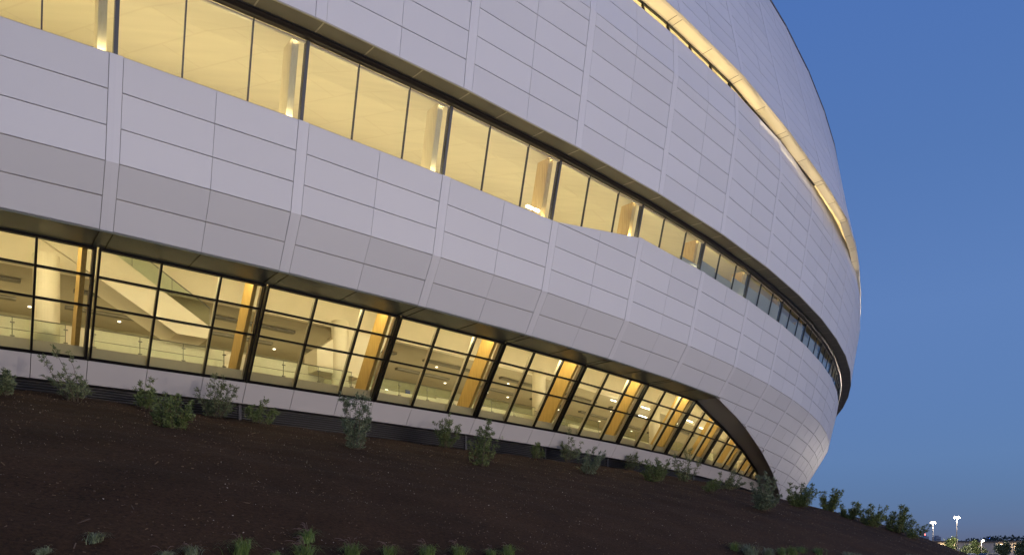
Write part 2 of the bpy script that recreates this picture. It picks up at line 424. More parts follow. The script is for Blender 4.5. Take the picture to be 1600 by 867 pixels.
# ribbon interior
sweep('upper_floor', [(.45, 19.25), (-16, 19.25)], 'floor', S0, S1)
sweep('upper_ceiling', [(1.22, 22.9), (-2.5, 23.9), (-15.9, 25.6)], 'ceil', S0, S1)
sweep('upper_back_wall', [(-15.9, 19.2), (-15.9, 25.7)], 'cream', S0, S1)
for i in range(S0, S1+1):
    mb = MB()
    a, b = i-.075, i-.035
    def q(s, dd, z): return P(s, d_rg(z)+dd, z)
    mb.hexa([q(a, -.3, 19.27), q(b, -.3, 19.27), q(b, -1.25, 19.27), q(a, -1.25, 19.27), q(a, -.3, 22.85), q(b, -.3, 22.85), q(b, -1.25, 22.85), q(a, -1.25, 22.85)])
    mb.build('timber_column', M['wood_lit'] if i < 3 else M['wood'], arena)

# roller blinds drawn to different heights in the unlit right hand bays
M['blind'] = mat('pale_roller_blind', (.42, .44, .45), .7)
for i, f0, f1, top in ((4, .69, .985, 21.25), (5, .02, .325, 21.7), (5, .335, .68, 21.5), (5, .69, .985, 21.9), (6, .02, .325, 22.0), (6, .335, .68, 22.15), (6, .69, .985, 22.2),
                       (7, .02, .325, 22.05), (7, .335, .68, 21.95), (7, .69, .985, 22.25), (8, .02, .325, 21.9), (8, .335, .68, 22.2), (8, .69, .985, 21.85), (9, .02, .325, 22.1), (9, .335, .985, 21.9), (10, .02, .5, 22.1), (10, .5, .985, 21.8), (11, .02, .985, 22.0)):
    mb = MB(); bar(mb, i+(f0+f1)/2, (f1-f0)/2, -.16, -.20, 20.5, top, d_rg)
    mb.build('roller_blind', M['blind'], arena)

# ---- glowing slot
mb = MB(); mr = MB(); ms = MB(); mg = MB(); md = MB()
for i in range(S0, S1):
    for a, b, last in ((i, i+.5, 0), (i+.5, i+1, 1)):
        ao, bo, ai, bi = g_out(a), g_out(b), g_in(a), g_in(b)
        def mix(p, q, t): return (p[0]+(q[0]-p[0])*t, p[1]+(q[1]-p[1])*t)
        a2, b2 = mix(ao, ai, .17), mix(bo, bi, .17)
        mb.poly([P(a, *ai), P(b, *bi), P(b, *b2), P(a, *a2)])
        mr.poly([P(a, a2[0], a2[1]-.03), P(b, b2[0], b2[1]-.03), P(b, bo[0]+.01, bo[1]-.02), P(a, ao[0]+.01, ao[1]-.02)])
        mr.poly([P(a, a2[0], a2[1]-.03), P(b, b2[0], b2[1]-.03), P(b, b2[0], b2[1]+.02), P(a, a2[0], a2[1]+.02)])
        mr.poly([P(a, ao[0]+.01, ao[1]-.02), P(b, bo[0]+.01, bo[1]-.02), P(b, bo[0]+.01, bo[1]+.02), P(a, ao[0]+.01, ao[1]+.02)])
        # dark head frame of the slot glazing
        if i < 7: md.hexa([P(a, ai[0]+.01, ai[1]-.06), P(b, bi[0]+.01, bi[1]-.06), P(b, bi[0]-.13, bi[1]-.07), P(a, ai[0]-.13, ai[1]-.07),
                 P(a, ai[0]+.01, ai[1]-.01), P(b, bi[0]+.01, bi[1]-.01), P(b, bi[0]-.13, bi[1]+.05), P(a, ai[0]-.13, ai[1]+.05)])
        mg.poly([P(a, 3.28, 32.2), P(b, 3.28, 32.2), P(b, bi[0]-.12, bi[1]-.05), P(a, ai[0]-.12, ai[1]-.05)])
    for f in ((0.0, .33, .667) if i < 7 else ()):
        s = i+f; ai = g_in(s)
        hw = .010 if f == 0 else .006
        md.hexa([P(s-hw, 3.34, 32.2), P(s+hw, 3.34, 32.2), P(s+hw, 3.24, 32.2), P(s-hw, 3.24, 32.2),
                 P(s-hw, ai[0]-.06, ai[1]-.05), P(s+hw, ai[0]-.06, ai[1]-.05), P(s+hw, ai[0]-.2, ai[1]-.05), P(s-hw, ai[0]-.2, ai[1]-.05)])
    for f in (-.035, .035, .5):
        s = i+f; a = g_in(s); b = g_out(s); b = (a[0]+(b[0]-a[0])*.8, a[1]+(b[1]-a[1])*.8)
        ms.hexa([P(s-.002, a[0], a[1]-.012), P(s+.002, a[0], a[1]-.012), P(s+.002, b[0], b[1]-.012), P(s-.002, b[0], b[1]-.012),
                 P(s-.002, a[0], a[1]+.01), P(s+.002, a[0], a[1]+.01), P(s+.002, b[0], b[1]+.01), P(s-.002, b[0], b[1]+.01)])
mb.build('glowing_soffit', M['gold'], arena); mr.build('soffit_rim', M['gold_rim'], arena)
ms.build('soffit_joints', M['soffit'], arena); md.build('slot_frame', M['frame'], arena)
mg.build('slot_glass', M['glass'], arena)
mb = MB()
for i in range(S0, S1):
    a, b = g_in(i), g_in(i+1); mb.poly([P(i, a[0]-.02, a[1]+.06), P(i+1, b[0]-.02, b[1]+.06), P(i+1, 3.55, 35.15), P(i, 3.55, 35.15)])
mb.build('slot_lining', M['cream'], arena)
sweep('slot_room', [(3.2, 31.9), (-3, 31.9), (-3, 35.2), (3.6, 35.2)], 'cream', S0, S1)

# ---- lower glazing (concourse windows), one frame per bay
LEND = 10
for i in range(S0, LEND):
    mb = MB()
    bar(mb, i-.012, .006, .08, -.2, 9.22, 13.42, d_gl); bar(mb, i+.012, .006, .08, -.2, 9.22, 13.42, d_gl)
    for f in (.35, .705): bar(mb, i+f, .0062, .06, -.12, 9.22, 13.42, d_gl)
    for z, h in ((9.22, .12), (11.27, .07), (12.37, .07), (13.34, .10)):
        z1 = z+h
        mb.hexa([P(i+.018, d_gl(z)+.05, z), P(i+.982, d_gl(z)+.05, z), P(i+.982, d_gl(z)-.1, z), P(i+.018, d_gl(z)-.1, z),
                 P(i+.018, d_gl(z1)+.05, z1), P(i+.982, d_gl(z1)+.05, z1), P(i+.982, d_gl(z1)-.1, z1), P(i+.018, d_gl(z1)-.1, z1)])
    # inner light coloured mullion faces
    for f in (.35, .705): bar(mb, i+f, .005, -.125, -.34, 9.3, 13.4, d_gl, 1)
    bar(mb, i-.016, .008, -.205, -.42, 9.3, 13.4, d_gl, 1)
    fr = mb.build('concourse_window', [M['frame'], M['gold_rim']], arena)
    g = MB(); g.poly([P(i, d_gl(9.25), 9.25), P(i+1, d_gl(9.25), 9.25), P(i+1, d_gl(13.42), 13.42), P(i, d_gl(13.42), 13.42)])
    g.build('glass_pane', M['glass'], fr, off=arena['_o'])
    # base panels under the window, one per pane
    for k, (a, b) in enumerate(((0, .35), (.35, .705), (.705, 1.0))):
        pb = MB(); dfb = lambda z, s=None: d_gl(z)+.05
        panel(pb, [(i+a+.002, 8.27), (i+b-.002, 8.27), (i+b-.002, 9.21), (i+a+.002, 9.21)], dfb, .12)
        pb.poly([P(i+a, d_gl(8.27)+.05, 8.27), P(i+b, d_gl(8.27)+.05, 8.27), P(i+b, d_gl(8.27)-.8, 8.27), P(i+a, d_gl(8.27)-.8, 8.27)])
        pb.build('base_panel', M['base'], arena)
    lv = MB()
    for k in range(11):
        z = 6.95+.12*k
        lv.hexa([P(i+.01, -7.0, z), P(i+.99, -7.0, z), P(i+.99, -7.18, z+.05), P(i+.01, -7.18, z+.05),
                 P(i+.01, -7.0, z+.035), P(i+.99, -7.0, z+.035), P(i+.99, -7.18, z+.085), P(i+.01, -7.18, z+.085)])
    lv.hexa([P(i-.01, -6.96, 6.5), P(i+.01, -6.96, 6.5), P(i+.01, -7.16, 6.5), P(i-.01, -7.16, 6.5), P(i-.01, -6.96, 8.26), P(i+.01, -6.96, 8.26), P(i+.01, -7.16, 8.26), P(i-.01, -7.16, 8.26)])
    lv.build('louver_vent', M['louver'], arena)
sweep('base_backing', [(-7.35, 6.0), (-7.35, 8.28), (d_gl(9.2)-.1, 9.2), (d_gl(9.4)-.3, 9.4)], 'dark', S0, LEND+1)
# head soffit and arched reveal
sweep('lower_soffit', [(d_low(13.47), 13.465), (d_low(13.47)-.03, 13.41), (-3.28, 13.43)], 'soffit_low', S0, 6)
for i in range(S0, 6):
    for f in (0.034, -.034, .5):
        mb = MB(); s = i+f
        mb.hexa([P(s-.003, -1.4, 13.395), P(s+.003, -1.4, 13.395), P(s+.003, -3.2, 13.41), P(s-.003, -3.2, 13.41),
                 P(s-.003, -1.4, 13.42), P(s+.003, -1.4, 13.42), P(s+.003, -3.2, 13.43), P(s-.003, -3.2, 13.43)])
        mb.build('soffit_joint', M['frame'], arena)
mb = MB()
N = 28
def poly_at(tab, t):                  # arc parameter over a polyline
    L = [0]
    for a, b in zip(tab, tab[1:]): L.append(L[-1]+math.hypot((b[0]-a[0])*7.7, b[1]-a[1]))
    x = t*L[-1]
    for k in range(len(tab)-1):
        if x <= L[k+1] or k == len(tab)-2:
            u = (x-L[k])/(L[k+1]-L[k]); a, b = tab[k], tab[k+1]; return (a[0]+(b[0]-a[0])*u, a[1]+(b[1]-a[1])*u)
for k in range(N):
    a, b = poly_at(ARCH, k/N), poly_at(ARCH, (k+1)/N); c, e = poly_at(ARCH_IN, (k+1)/N), poly_at(ARCH_IN, k/N)
    mb.poly([P(a[0], d_low(a[1])+.01, a[1]), P(b[0], d_low(b[1])+.01, b[1]), P(c[0], d_gl(c[1])+.05, c[1]), P(e[0], d_gl(e[1])+.05, e[1])])
    mb.poly([P(a[0], d_low(a[1])+.01, a[1]), P(b[0], d_low(b[1])+.01, b[1]), P(b[0], d_low(b[1])-.06, b[1]+.06), P(a[0], d_low(a[1])-.06, a[1]+.06)])
mb.build('arch_reveal', M['reveal'], arena)
mb = MB()
for k in range(N):                    # black inner frame of the arch against the glass
    e, c = poly_at(ARCH_IN, k/N), poly_at(ARCH_IN, (k+1)/N)
    mb.hexa([P(e[0], d_gl(e[1])+.12, e[1]-.13), P(c[0], d_gl(c[1])+.12, c[1]-.13), P(c[0], d_gl(c[1])-.1, c[1]-.13), P(e[0], d_gl(e[1])-.1, e[1]-.13),
             P(e[0], d_gl(e[1])+.12, e[1]+.02), P(c[0], d_gl(c[1])+.12, c[1]+.02), P(c[0], d_gl(c[1])-.1, c[1]+.02), P(e[0], d_gl(e[1])-.1, e[1]+.02)])
mb.build('arch_frame', M['frame'], arena)

# ---- concourse interior
CE = 12
FL = 9.85
sweep('concourse_floor', [(d_gl(9.35)-.15, 9.3), (d_gl(9.35)-.15, FL), (-26, FL)], 'floor', S0, CE)
sweep('front_ceiling', [(-3.4, 13.5), (-3.6, 16.6), (-9.2, 16.6)], 'cream', S0, CE)
sweep('bulkhead', [(-9.2, 16.6), (-9.2, 14.0), (-9.5, 14.0)], 'cream', S0, CE)
sweep('rear_ceiling', [(-9.5, 14.02), (-18.2, 14.02)], 'tan', S0, CE)
sweep('rear_wall', [(-18, FL), (-18, 14.1)], 'olive', S0, CE)
mb = MB(); mb.poly([P(CE, d, z) for d, z in ((-5, 9), (-26, 9), (-26, 14.5), (-3, 14.5))])
mb.poly([P(S0, d, z) for d, z in ((-5, 9), (-26, 9), (-26, 14.5), (-3, 14.5))]); mb.build('cross_wall', M['cream'], arena)
for a, b, h in ((S0, 1.86, 1.85), (2.05, 3.0, 1.2), (3.0, 4.7, 1.3), (4.9, 7.2, 1.3), (7.4, 10.5, 1.2)):
    sweep('parapet_wall', [(-10.0, FL), (-10.0, FL+h), (-10.25, FL+h), (-10.25, FL)], 'cream', a, b, closed=True)
for i in range(S0, LEND):             # timber fins behind the glass
    mb = MB(); a, b = i-.072, i-.046
    def q(s, dd, z): return P(s, d_gl(z)+dd, z)
    mb.hexa([q(a, -.36, FL), q(b, -.36, FL), q(b, -1.75, FL), q(a, -1.75, FL), q(a, -.36, 13.9), q(b, -.36, 13.9), q(b, -1.75, 13.9), q(a, -1.75, 13.9)])
    mb.build('timber_column', M['wood_gold'], arena)
for s, d, r in ((-2.3, -8.0, .5), (-.19, -8.2, .55), (1.93, -9.0, .5), (4.22, -9, .5), (6.5, -9, .5), (8.3, -9, .5)):
    c = P(s, d, FL); mb = MB(); mb.tube([c, (c[0], c[1], 14.3)], r, 28)
    mb.build('round_column', M['column'], arena, smooth=False)
for i in range(S0, LEND):             # glass balustrade inside each bay
    a, b = i+.06, i+.90
    mb = MB(); dd = -7.25
    mb.poly([P(a, dd, FL+.08), P(b, dd, FL+.08), P(b, dd, FL+1.12), P(a, dd, FL+1.12)])
    rl = mb.build('glass_railing', M['glass_rail'], arena)
    h = MB()
    for z, r in ((FL+1.14, .028), (FL+.60, .016)): h.tube([P(a, dd+.03, z), P(b, dd+.03, z)], r, 6)
    for k in range(4):
        s = a+(b-a)*k/3; p = P(s, dd-.03, FL); h.tube([p, (p[0], p[1], FL+1.14)], .018, 6)
        for z in (FL+.9, FL+.3):
            u = P(s-.012, dd+.03, z); v = P(s+.012, dd+.03, z); h.tube([u, v], .035, 6)
    h.build('handrail', M['metal'], rl, off=arena['_o'])
# stairs: a plastered flank with its underside, a glass side and a handrail
def stair(pts, d, deep, rail=None):
    mb = MB(); n = len(pts)
    mb.poly([P(a, d, z) for a, z in pts])
    for (a, z), (b, y) in zip(pts, pts[1:]+pts[:1]):
        mb.poly([P(a, d, z), P(b, d, y), P(b, d-deep, y), P(a, d-deep, z)])
    mb.poly([P(a, d-deep, z) for a, z in pts][::-1])
    st = mb.build('staircase', M['cream'], arena)
    if rail:
        (a, z), (b, y) = rail
        g = MB(); g.poly([P(a, d+.03, z), P(b, d+.03, y), P(b, d+.03, y+1.0), P(a, d+.03, z+1.0)])
        g.build('glass_panel', M['glass_rail'], st, off=arena['_o'])
        h = MB(); h.tube([P(a, d+.06, z+.95), P(b, d+.06, y+.95)], .03, 6)
        for k in range(5):
            u = P(a+(b-a)*k/4, d+.06, z+(y-z)*k/4); h.tube([u, (u[0], u[1], u[2]+.95)], .015, 6)
        h.build('handrail', M['metal'], st, off=arena['_o'])
stair([(-.30, 17.6), (.87, 12.56), (.86, 11.9), (.64, 11.9), (-.75, 17.6)], -8.9, 2.2, ((-.2, 17.17), (.87, 12.56)))
stair([(1.72, 11.2), (2.12, 11.2), (2.42, 14.1), (2.02, 14.1), (1.72, 12.4)], -8.9, 1.6)
# things on the rear wall: dark openings and blue banners; downlights in the rear ceiling
for s, w_, h in ((-1.3, .25, 3.3), (-.92, .10, 3.0), (.12, .16, 3.2), (1.2, .2, 3.1), (2.28, .16, 3.4), (2.75, .07, 2.8), (3.05, .12, 3.3), (3.28, .10, 3.3), (3.75, .2, 3.2), (4.4, .12, 3.3), (5.2, .3, 3.2), (6.2, .3, 3.1), (7.4, .3, 3.2)):
    mb = MB(); mb.hexa([P(s, -17.9, FL), P(s+w_, -17.9, FL), P(s+w_, -18.0, FL), P(s, -18.0, FL), P(s, -17.9, FL+h), P(s+w_, -17.9, FL+h), P(s+w_, -18.0, FL+h), P(s, -18.0, FL+h)])
    mb.build('doorway', M['dark'], arena)
for s in (-1.0, -.5, .38, 2.9, 3.45, 4.6):
    mb = MB(); mb.hexa([P(s, -17.7, FL+1.6), P(s+.06, -17.7, FL+1.6), P(s+.06, -17.75, FL+1.6), P(s, -17.75, FL+1.6), P(s, -17.7, FL+3.5), P(s+.06, -17.7, FL+3.5), P(s+.06, -17.75, FL+3.5), P(s, -17.75, FL+3.5)])
    mb.build('banner', M['banner'], arena)
for s, d, z in ((-.72, -17.6, FL+2.6), (3.16, -17.5, FL+2.9), (4.05, -17.6, FL+2.7)):
    mb = MB(); mb.hexa([P(s, d, z), P(s+.035, d, z), P(s+.035, d-.1, z), P(s, d-.1, z), P(s, d, z+.3), P(s+.035, d, z+.3), P(s+.035, d-.1, z+.3), P(s, d-.1, z+.3)])
    mb.build('lit_display', M['lamp_cool'], arena)
for d in (-11.4, -14.6):
    mb = MB()
    for i in range(-3, 9):
        mb.hexa([P(i+.02, d, 13.86), P(i+.7, d, 13.86), P(i+.7, d-.35, 13.86), P(i+.02, d-.35, 13.86), P(i+.02, d, 14.0), P(i+.7, d, 14.0), P(i+.7, d-.35, 14.0), P(i+.02, d-.35, 14.0)])
        mb.build('ceiling_grille', M['soffit'], arena); mb = MB()
for i in range(-2, 8):
    for f, d in ((.2, -12.6), (.7, -16.0), (.35, -16.0)):
        if True:
            s = i+f+.05*((d*7) % 3); c = P(s, d, 14.0); mb = MB()
            mb.tube([(c[0], c[1], 13.965), (c[0], c[1], 14.0)], .085, 12)
            mb.build('downlight', M['lamp'], arena)
for s, d in ((6.15, -8.5), (6.6, -10.5), (7.25, -8), (7.35, -9.5), (7.9, -8.5), (8.4, -9), (5.6, -9)):
    mb = MB(); mb.hexa([P(s-.1, d, 13.6), P(s+.1, d, 13.6), P(s+.1, d-.12, 13.6), P(s-.1, d-.12, 13.6), P(s-.1, d, 13.66), P(s+.1, d, 13.66), P(s+.1, d-.12, 13.66), P(s-.1, d-.12, 13.66)])
    mb.build('linear_light', M['lamp_cool'], arena)
# a bright uplight on the ribbon sill at the third strip
mb = MB()
for a in (2.80, 2.88):
    mb.hexa([P(a, .18, 20.02), P(a+.06, .18, 20.02), P(a+.06, .05, 20.02), P(a, .05, 20.02), P(a, .18, 20.14), P(a+.06, .18, 20.14), P(a+.06, .05, 20.14), P(a, .05, 20.14)])
mb.build('uplight', M['lamp_cool'], arena)

# ---- lamps of the building, with unseen ones added to brighten parts
def area(name, c, direction, sx, sy, power, col, yaw):
    l = bpy.data.lights.new(name, 'AREA'); l.shape = 'RECTANGLE'; l.size = sx; l.size_y = sy; l.energy = power; l.color = col
    o = bpy.data.objects.new(name, l); COL.objects.link(o)
    from mathutils import Vector, Matrix
    z = -Vector(direction).normalized(); x = Vector((cos(yaw), sin(yaw), 0)); x = (x-z*x.dot(z)).normalized(); y = z.cross(x)
    m = Matrix((x, y, z)).transposed().to_4x4(); m.translation = Vector(c); o.matrix_world = m
    o.parent = arena; o.matrix_parent_inverse = Matrix.Translation(-Vector(arena.location))
    return o
WARM = (1.0, .83, .47); AMBER = (1.0, .77, .39)
KI = 2.4; KC = 1.95
for i in range(S0, S1):
    a, b = P(i, 0, 0), P(i+1, 0, 0); yaw = math.atan2(b[1]-a[1], b[0]-a[0])
    k = min(max(i-I0, 0), len(NRM)-1); nx, ny = NRM[k]
    kr = 1.0 if i < 5 else {5: .7, 6: .18, 7: .04}.get(i, 0.02)
    # ribbon uplights on the floor
    area('ribbon_lamp', P(i+.5, -2.2, 19.32), (-nx*.35, -ny*.35, 1), 7.0, .5, 50*KI*kr, WARM, yaw)
    area('ribbon_lamp', P(i+.5, -6.5, 19.32), (0, 0, 1), 7.0, .5, 55*KI*kr, WARM, yaw)
    area('ribbon_lamp', P(i+.72, -.6, 19.6), (cos(yaw), sin(yaw), .9), .5, .3, 10*KI*kr, WARM, yaw+pi/2)  # added lamp, unseen, aimed at the side of the timber column
    zf = 19.45 if i < 3 else 20.72
    area('ribbon_lamp', P(i+.945, d_rg(zf)-.1, zf), (-nx*.25, -ny*.25, 1), .45, .1, 9*KI*kr, WARM, yaw)
    area('ribbon_lamp', P(i+.5, d_rg(22.68)-.12, 22.68), (-nx, -ny, -.55), 7.2, .08, 75*KI*kr, WARM, yaw)  # added lamp, unseen at the window head, to brighten the column fronts
    if 1 < i < 10:
        gi = g_in(i+.5)
        for f in (.25, .75):
            gi = g_in(i+f)
            dl = 3.46 if gi[0] < 3.3 else max(3.74, gi[0]+.22)
            zl = max(gi[1]-.85, 32.45) if dl < 3.6 else gi[1]-.85
            area('slot_lamp', P(i+f, dl, zl), (nx*.35, ny*.35, 1), 3.9, .1, (6.5 if i < 8 else 2.2)*KI, AMBER, yaw)
        area('slot_room_lamp', P(i+.5, 1.5, 31.95), (0, 0, 1), 7, .5, 110*KI, AMBER, yaw)
    if i < CE:  # unseen fill lamps, added to brighten the walls, ceilings and timber fins
        if i not in (-1, 0, 1, 2): area('concourse_fill_lamp', P(i+.5, -10.12, FL+2.3), (0, 0, 1), 7, .15, 30*KC, WARM, yaw)
        area('concourse_fill_lamp', P(i+.5, -3.9, 13.7), (-nx, -ny, .25), 7, .2, 48*KC, WARM, yaw)
        area('concourse_fill_lamp', P(i+.5, -13.5, FL+.05), (0, 0, 1), 7, 1.0, 42*KC, WARM, yaw)
        area('concourse_fill_lamp', P(i+.5, -3.75, 13.75), (-nx*.8, -ny*.8, -.9), 7, .2, 78*KC, WARM, yaw)
        area('concourse_fill_lamp', P(i+.55, -4.6, 13.8), (cos(yaw), sin(yaw), -.35), 1.0, .5, 22*KC, WARM, yaw+pi/2)
        area('concourse_fill_lamp', P(i+.5, -13.2, 13.9), (-nx*.3, -ny*.3, -1), 6, 1.0, 65*KC, WARM, yaw)

# ------------------------------------------------------------------ ground
ZCREST = [(-6, 7.7), (-.2, 7.62), (.1, 7.56), (.4, 7.45), (1.1, 7.37), (2, 7.25), (3, 7.27), (4, 7.33), (5, 7.45), (7, 7.66), (9, 7.78), (12, 7.7), (30, 7.6)]
def berm(s, t):
    g = .295*(sqrt(t*t+1.0)-1.0)
    if t > 11: g += .009*min(t-11, 9)**2+.162*max(0, t-20)
    return lerp_tab(ZCREST, s)-g
def hsh(x, y):
    return sin(x*1.7+y*.9)*.5+sin(x*.53-y*1.31+1.3)*.5
def soil_point(s, t):
    p = P(s, -6.85+t, 0); z = berm(s, t)
    z += (.05*hsh(p[0]*1.1, p[1]*1.1)+.03*hsh(p[0]*3.1+5, p[1]*2.7)) * min(1, t)
    return (p[0], p[1], z)
# mulch slope: rows along the plan, fine steps outward
NS = 8; ts = [-.6, -.2, 0, .3, .7, 1.2]+[1.2+.5*k for k in range(1, 70)]
vs = []; fs = []
SA, SB = -5, 20
ns = (SB-SA)*NS+1
for a in range(ns):
    s = SA+a/NS
    for t in ts: vs.append(soil_point(s, max(t, 0)) if t >= 0 else (*P(s, -6.85+t, 0)[:2], berm(s, 0)-.02))
nt_ = len(ts)
for a in range(ns-1):
    for b in range(nt_-1): fs.append((a*nt_+b, (a+1)*nt_+b, (a+1)*nt_+b+1, a*nt_+b+1))
mb = MB(); mb.v = vs; mb.f = fs; mb.m = [0]*len(fs)
def mulch_mat():
    m = mat('dark_bark_mulch', (.03, .02, .016), .95, 0, .15); n = m.node_tree; b = n.nodes['Principled BSDF']
    g = n.nodes.new('ShaderNodeNewGeometry')
    t1 = n.nodes.new('ShaderNodeTexNoise'); t1.inputs['Scale'].default_value = 9; t1.inputs['Detail'].default_value = 8; t1.inputs['Roughness'].default_value = .75
    t2 = n.nodes.new('ShaderNodeTexNoise'); t2.inputs['Scale'].default_value = .35; t2.inputs['Detail'].default_value = 4
    r = n.nodes.new('ShaderNodeValToRGB'); e = r.color_ramp.elements
    e[0].position = .3; e[0].color = (.008, .0046, .0028, 1); e[1].position = .75; e[1].color = (.066, .0345, .0165, 1)
    mx = n.nodes.new('ShaderNodeMix'); mx.data_type = 'RGBA'; mx.blend_type = 'MULTIPLY'; mx.inputs[0].default_value = 1
    r2 = n.nodes.new('ShaderNodeMapRange'); r2.inputs[1].default_value = .35; r2.inputs[2].default_value = .65; r2.inputs[3].default_value = .75; r2.inputs[4].default_value = 1.2
    bu = n.nodes.new('ShaderNodeBump'); bu.inputs['Strength'].default_value = .9; bu.inputs['Distance'].default_value = .09
    n.links.new(g.outputs['Position'], t1.inputs[0]); n.links.new(g.outputs['Position'], t2.inputs[0])
    n.links.new(t1.outputs[0], r.inputs[0]); n.links.new(t2.outputs[0], r2.inputs[0])
    n.links.new(r.outputs[0], mx.inputs[6]); n.links.new(r2.outputs[0], mx.inputs[7]); n.links.new(mx.outputs[2], b.inputs['Base Color'])
    n.links.new(t1.outputs[0], bu.inputs['Height']); n.links.new(bu.outputs[0], b.inputs['Normal'])
    return m
M['mulch'] = mulch_mat()
o = mb.build('mulch_slope', M['mulch'], smooth=True); tag(o, kind='structure')
# ground sheet: low around the camera, rising to the parking lot
def ground_z(x, y):
    r = max(0., min(1., (math.hypot(x-0, y)-35)/60)); r = r*r*(3-2*r)
    return -1.75+2.0*r
mb = MB(); gx = [-3000, -800, -300, -150, -100]+[-80+8*k for k in range(0, 41)]+[300, 420, 600, 1000, 3500]
gy = [-1500, -400, -150, -80]+[-60+8*k for k in range(0, 41)]+[330, 420, 600, 1000, 2000, 5000]
for y in gy:
    for x in gx: mb.v.append((x, y, ground_z(x, y)))
nx_ = len(gx)
for j in range(len(gy)-1):
    for i in range(nx_-1):
        mb.f.append((j*nx_+i, j*nx_+i+1, (j+1)*nx_+i+1, (j+1)*nx_+i)); mb.m.append(0)
M['lawn'] = mat('pale_concrete', (.42, .40, .37), .85, noise=(.8, .85, 1.1, 6))
M['asphalt'] = mat('asphalt', (.05, .05, .052), .85, noise=(2, .8, 1.2, 5))
tag(mb.build('ground', M['lawn'], smooth=True), kind='structure')
LOT = .25
mb = MB(); mb.poly([(60, 98, LOT+.03), (420, 98, LOT+.03), (420, 238, LOT+.03), (60, 238, LOT+.03)])
tag(mb.build('parking_lot', M['asphalt']), kind='structure')
mb = MB()
for k in range(60):
    x = 80+k*2.7
    for y in (150, 156, 182, 188): mb.poly([(x, y, LOT+.034), (x+.1, y, LOT+.034), (x+.1, y+5, LOT+.034), (x, y+5, LOT+.034)])
M['paint'] = mat('white_road_paint', (.7, .7, .68), .7)
tag(mb.build('parking_markings', M['paint']), kind='structure')

# loose chips, bark pieces and pale stones in the mulch
mb = MB()
def chip(s, t, L, W, H, mi):
    p = soil_point(s, t); a = R()*pi; dx, dy = cos(a)*L/2, sin(a)*L/2; wx, wy = -sin(a)*W/2, cos(a)*W/2
    tz = (R()-.5)*.5*L; z = p[2]+H*.4
    # follow the slope a little
    mb.hexa([(p[0]-dx-wx, p[1]-dy-wy, z-tz-H/2), (p[0]+dx-wx, p[1]+dy-wy, z+tz-H/2), (p[0]+dx*.8+wx, p[1]+dy*.8+wy, z+tz-H/2), (p[0]-dx*.9+wx, p[1]-dy*.9+wy, z-tz-H/2),
             (p[0]-dx-wx, p[1]-dy-wy, z-tz+H/2), (p[0]+dx-wx, p[1]+dy-wy, z+tz+H/2), (p[0]+dx*.8+wx, p[1]+dy*.8+wy, z+tz+H/2), (p[0]-dx*.9+wx, p[1]-dy*.9+wy, z-tz+H/2)], mi)
for k in range(26000):
    s = -2.5+R()*13; t = .3+30*R()**1.0
    u = R()
    L = (.02+.065*R()*R()) if u < .99 else .12+.25*R()
    chip(s, t, L, .008+.016*R(), .012+.012*R(), random.choice((0, 0, 0, 1, 1, 2)))
for k in range(3200):
    s = -2.5+R()*13; t = .3+30*R(); r = .007+.012*R()*R()
    chip(s, t, r*2, r*1.5, r*1.2, 3)
M['chip1'] = mat('bark_chip_dark', (.06, .038, .026), .9); M['chip2'] = mat('bark_chip_mid', (.11, .07, .042), .9)
M['chip3'] = mat('bark_chip_tan', (.15, .10, .06), .9); M['stone'] = mat('pale_pebble', (.38, .32, .28), .8)
tag(mb.build('bark_chips', [M['chip1'], M['chip2'], M['chip3'], M['stone']]), kind='stuff')

# ------------------------------------------------------------------ shrubs and grasses
def leaf_mat(name, a, b):
    m = mat(name, a, .55, 0, .35); n = m.node_tree; p = n.nodes['Principled BSDF']
    g = n.nodes.new('ShaderNodeNewGeometry'); mx = n.nodes.new('ShaderNodeMix'); mx.data_type = 'RGBA'
    mx.inputs[6].default_value = (*a, 1); mx.inputs[7].default_value = (*b, 1)
    n.links.new(g.outputs['Random Per Island'], mx.inputs[0]); n.links.new(mx.outputs[2], p.inputs['Base Color'])
    return m
M['leaf'] = [leaf_mat('grey_green_leaf', (.07, .095, .045), (.21, .245, .12)), leaf_mat('mid_green_leaf', (.055, .085, .026), (.18, .225, .075)),
             leaf_mat('blue_green_leaf', (.07, .10, .06), (.20, .24, .14))]
M['twig'] = mat('brown_twig', (.10, .075, .05), .85)
M['blade'] = [leaf_mat('green_blade', (.05, .095, .02), (.15, .215, .055)), leaf_mat('grey_blade', (.09, .12, .07), (.20, .24, .14))]
M['seed'] = mat('pink_seed_head', (.13, .085, .075), .9)
def leaf(mb, p, d, L, W):
    up = (random.gauss(0, 1), random.gauss(0, 1), random.gauss(0, 1))
    u = (d[1]*up[2]-d[2]*up[1], d[2]*up[0]-d[0]*up[2], d[0]*up[1]-d[1]*up[0]); l = sqrt(sum(x*x for x in u)) or 1
    u = [x/l*W/2 for x in u]
    mid = [p[k]+d[k]*L*.45 for k in range(3)]
    mb.poly([p, [mid[k]+u[k] for k in range(3)], [p[k]+d[k]*L for k in range(3)], [mid[k]-u[k] for k in range(3)]])
def nrm(v):
    l = sqrt(sum(x*x for x in v)) or 1; return [x/l for x in v]
